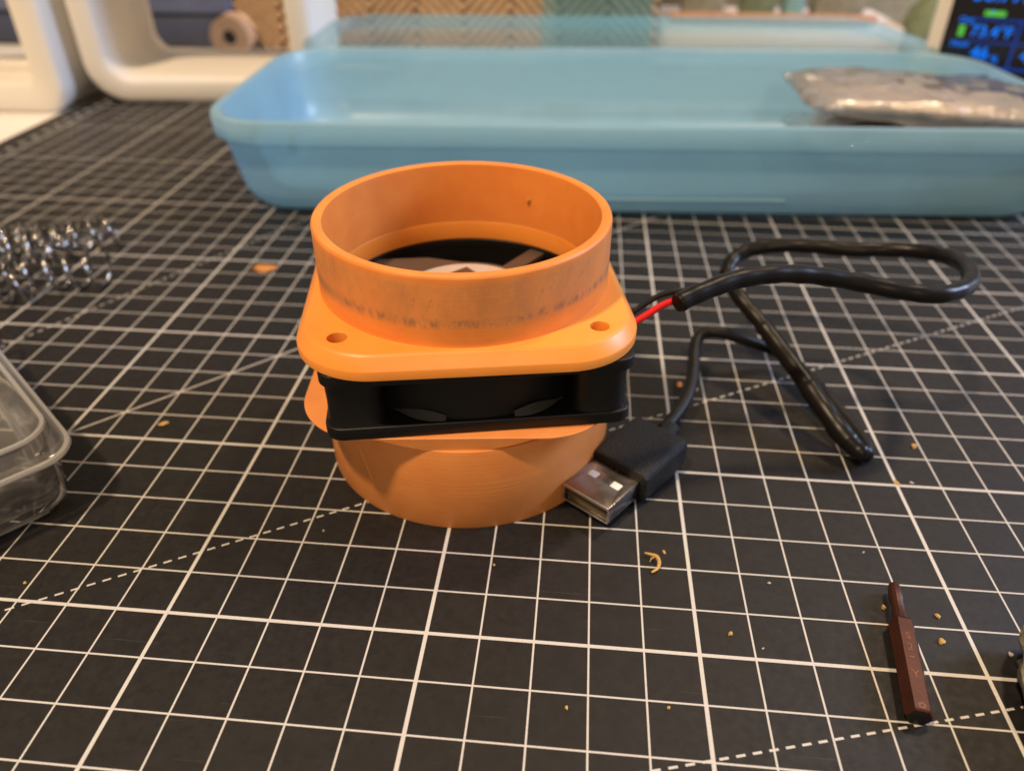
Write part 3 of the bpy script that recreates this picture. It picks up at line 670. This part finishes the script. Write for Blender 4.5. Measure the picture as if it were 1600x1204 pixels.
# local: corner at the origin, x runs back along -x, y along +y
def cl(seq, w_=9.0, d_=7.0): return [[(x, y, z) for x, y in rrect(w_-2*i, d_-2*i, max(r, 0.08), 7, -w_/2, d_/2)] for i, z, r in seq]
cp = [(1.0, 0.0, 0.3), (0.35, 0.0, 0.5), (0.20, 0.05, 0.6), (0.10, 0.2, 0.7), (0.02, 1.35, 0.75), (-0.14, 1.38, 0.8), (-0.18, 1.44, 0.8), (-0.18, 1.54, 0.8), (-0.12, 1.60, 0.8), (0.0, 1.62, 0.7), (0.0, 1.95, 0.7), (0.02, 2.0, 0.68),
      (0.12, 2.0, 0.6), (0.14, 1.95, 0.6), (0.16, 1.3, 0.6), (0.24, 0.28, 0.55), (0.34, 0.16, 0.45), (0.5, 0.13, 0.35), (1.1, 0.13, 0.2)]
obj('box_body', loft(cl(cp)), 'clear_box', cbx, angle=50)
for z_, o_, r_ in ((2.0, 0.07, 0.06), (1.49, -0.19, 0.075), (0.06, 0.22, 0.05)):
    P_ = [(x, y, z_) for x, y in rrect(9.0-2*o_, 7.0-2*o_, 0.7, 7, -4.5, 3.5)]
    obj('rim', tube(P_+[P_[0]], r_, 8, False), 'frost', cbx)
obj('divider', box(-2.6, 3.5, 0.85, 0.10, 6.6, 1.4, 0.03), 'clear_box', cbx)
def torus(Rr, r, n=40, m=14): return lathe([(Rr+r*math.cos(2*math.pi*k/m), r*math.sin(2*math.pi*k/m)) for k in range(m)], n)
for (x, y, z, rx, rr, r, lab) in (
    (-10.40, 2.55, 0.72, R(40), 0.42, 0.10, 'dark ring near the rim of the clear box at the left edge of the photo'),
    (-9.45, 2.50, 0.36, R(28), 0.30, 0.14, 'dark rubber ring leaning inside the front corner of the clear box'),
    (-9.75, 3.05, 0.30, R(5), 0.26, 0.12, 'small dark rubber ring lying flat by the back wall of the clear box'),
    (-10.65, 3.35, 0.32, R(12), 0.30, 0.13, 'dark rubber ring lying in the middle of the clear box floor'),
    (-10.15, 1.85, 0.40, R(35), 0.32, 0.14, 'dark rubber ring standing inside the clear box at the very left edge')):
    tag(obj('rubber_ring', torus(rr, r), 'rubber', loc=(x, y, z), rot=(rx, 0, R(50)), angle=80), lab, 'ring', 'dark rings in the clear box')

# ================================================================== scrap at the right edge, crumbs on the mat
def lump(r, seed, sub=4, amp=0.25, sq=(1, 1, 1)):
    bm = bmesh.new(); bmesh.ops.create_icosphere(bm, subdivisions=sub, radius=1)
    for v in bm.verts:
        d = v.co.normalized(); k = r*(1+amp*noise.fractal(d*1.6+Vector((seed, seed*2, 0)), 0.9, 2.1, 4))
        v.co = Vector((d.x*k*sq[0], d.y*k*sq[1], max(d.z*k*sq[2], -r*sq[2]*0.75)))
    bm.verts.index_update()
    g = ([tuple(v.co) for v in bm.verts], [tuple(v.index for v in f.verts) for f in bm.faces]); bm.free(); return g
tag(obj('scrap_lump', lump(0.95, 3.3, 4, 0.3, (0.9, 1.5, 0.8)), 'stone', loc=(11.08, -0.65, 0.56), angle=60), 'rough grey green lump cut off by the right edge of the photo', 'lump')
flake = [('crumb_o', -8.36, 14.31, 0.42, (1.5, 0.8, 0.3), 'flat orange flake on the mat left of the blue tray corner'),
         ('crumb_o', 5.38, 8.58, 0.11, (1.2, 0.9, 0.7), 'orange crumb beside the thin cable, left one of a pair'),
         ('crumb', 5.79, 8.40, 0.10, (1.0, 1.0, 0.7), 'yellow crumb touching the thin cable, right one of a pair'),
         ('crumb', 10.88, 6.49, 0.10, (1.1, 0.8, 0.5), 'yellow flake right of the cable bend'),
         ('crumb', 10.02, 5.08, 0.085, (1.4, 0.7, 0.4), 'small yellow flake below the cable bend on a thick line'),
         ('crumb', 4.53, 2.43, 0.055, (0.8, 1.3, 0.6), 'tiny yellow crumb just above the yellow curl'),
         ('crumb', 2.64, -1.27, 0.045, (1.2, 0.8, 0.6), 'tiny yellow crumb below the fan near the bottom'),
         ('crumb', 4.36, -1.11, 0.045, (0.9, 1.1, 0.6), 'tiny yellow crumb near the lower centre right'),
         ('crumb', 5.61, 0.50, 0.06, (1.2, 0.8, 0.7), 'yellow crumb halfway between the curl and the hex bit'),
         ('crumb_w', 6.16, 0.24, 0.04, (0.6, 1.2, 0.5), 'tiny pale crumb left of the hex bit'),
         ('crumb', 9.59, 1.28, 0.065, (0.8, 1.2, 0.6), 'yellow flake right of the hex bit tip'),
         ('crumb', 9.45, 0.69, 0.075, (1.2, 1.0, 0.7), 'yellow clump right of the hex bit middle'),
         ('crumb', 8.62, 1.38, 0.07, (0.7, 1.2, 0.8), 'yellow flake touching the left side of the hex bit neck'),
         ('crumb_w', 10.59, 0.52, 0.06, (1, 1, 0.8), 'pale crumb above the grey green lump'),
         ('crumb', -8.11, 0.41, 0.05, (1.2, 0.9, 0.6), 'tiny yellow crumb below the clear box'),
         ('crumb', -7.78, 5.60, 0.13, (1.3, 0.8, 0.4), 'dull yellow flake left of the fan'),
         ('crumb_w', -2.66, 2.36, 0.035, (1, 1, 0.6), 'tiny white speck left of the base collar'),
         ('crumb', 1.07, 1.75, 0.04, (1, 0.8, 0.6), 'tiny yellow speck in front of the base collar'),
         ('crumb_w', 6.55, 1.80, 0.04, (1, 1.2, 0.6), 'tiny white speck on a line right of the yellow curl'),
         ('crumb_w', 10.36, 5.11, 0.05, (1.6, 0.8, 0.6), 'small white flake below the cable bend'),
         ('crumb_w', 8.65, 2.82, 0.035, (1.4, 0.7, 0.5), 'tiny white speck above the hex bit tip')]
for k, (m_, x, y, r, sq, lab) in enumerate(flake):
    tag(obj('crumb', lump(r*0.68, 1.7*k+0.3, 2, 0.6, sq), m_, loc=(x, y, r*sq[2]*0.49), rot=(0, 0, k*1.3), angle=30), lab, 'crumb', 'crumbs on the mat')
curl = spline([(4.13, 2.33, 0.05), (4.25, 2.26, 0.09), (4.36, 2.18, 0.12), (4.40, 2.05, 0.10), (4.36, 1.92, 0.06), (4.24, 1.83, 0.04)], 6)
cu_ = obj('shaving', tube([(p.x-4.25, p.y-2.05, p.z) for p in curl], [0.018+0.022*math.sin(math.pi*i/(len(curl)-1)) for i in range(len(curl))], 8), 'crumb', loc=(4.25, 2.05, 0))
obj('side_splinter', tube([(0.09, 0.16, 0.10), (0.0, 0.12, 0.07), (-0.03, 0.06, 0.03)], [0.022, 0.018, 0.008], 6), 'crumb', cu_)
tag(cu_, 'curled yellow plastic shaving on a grid line below the USB plug', 'shaving')
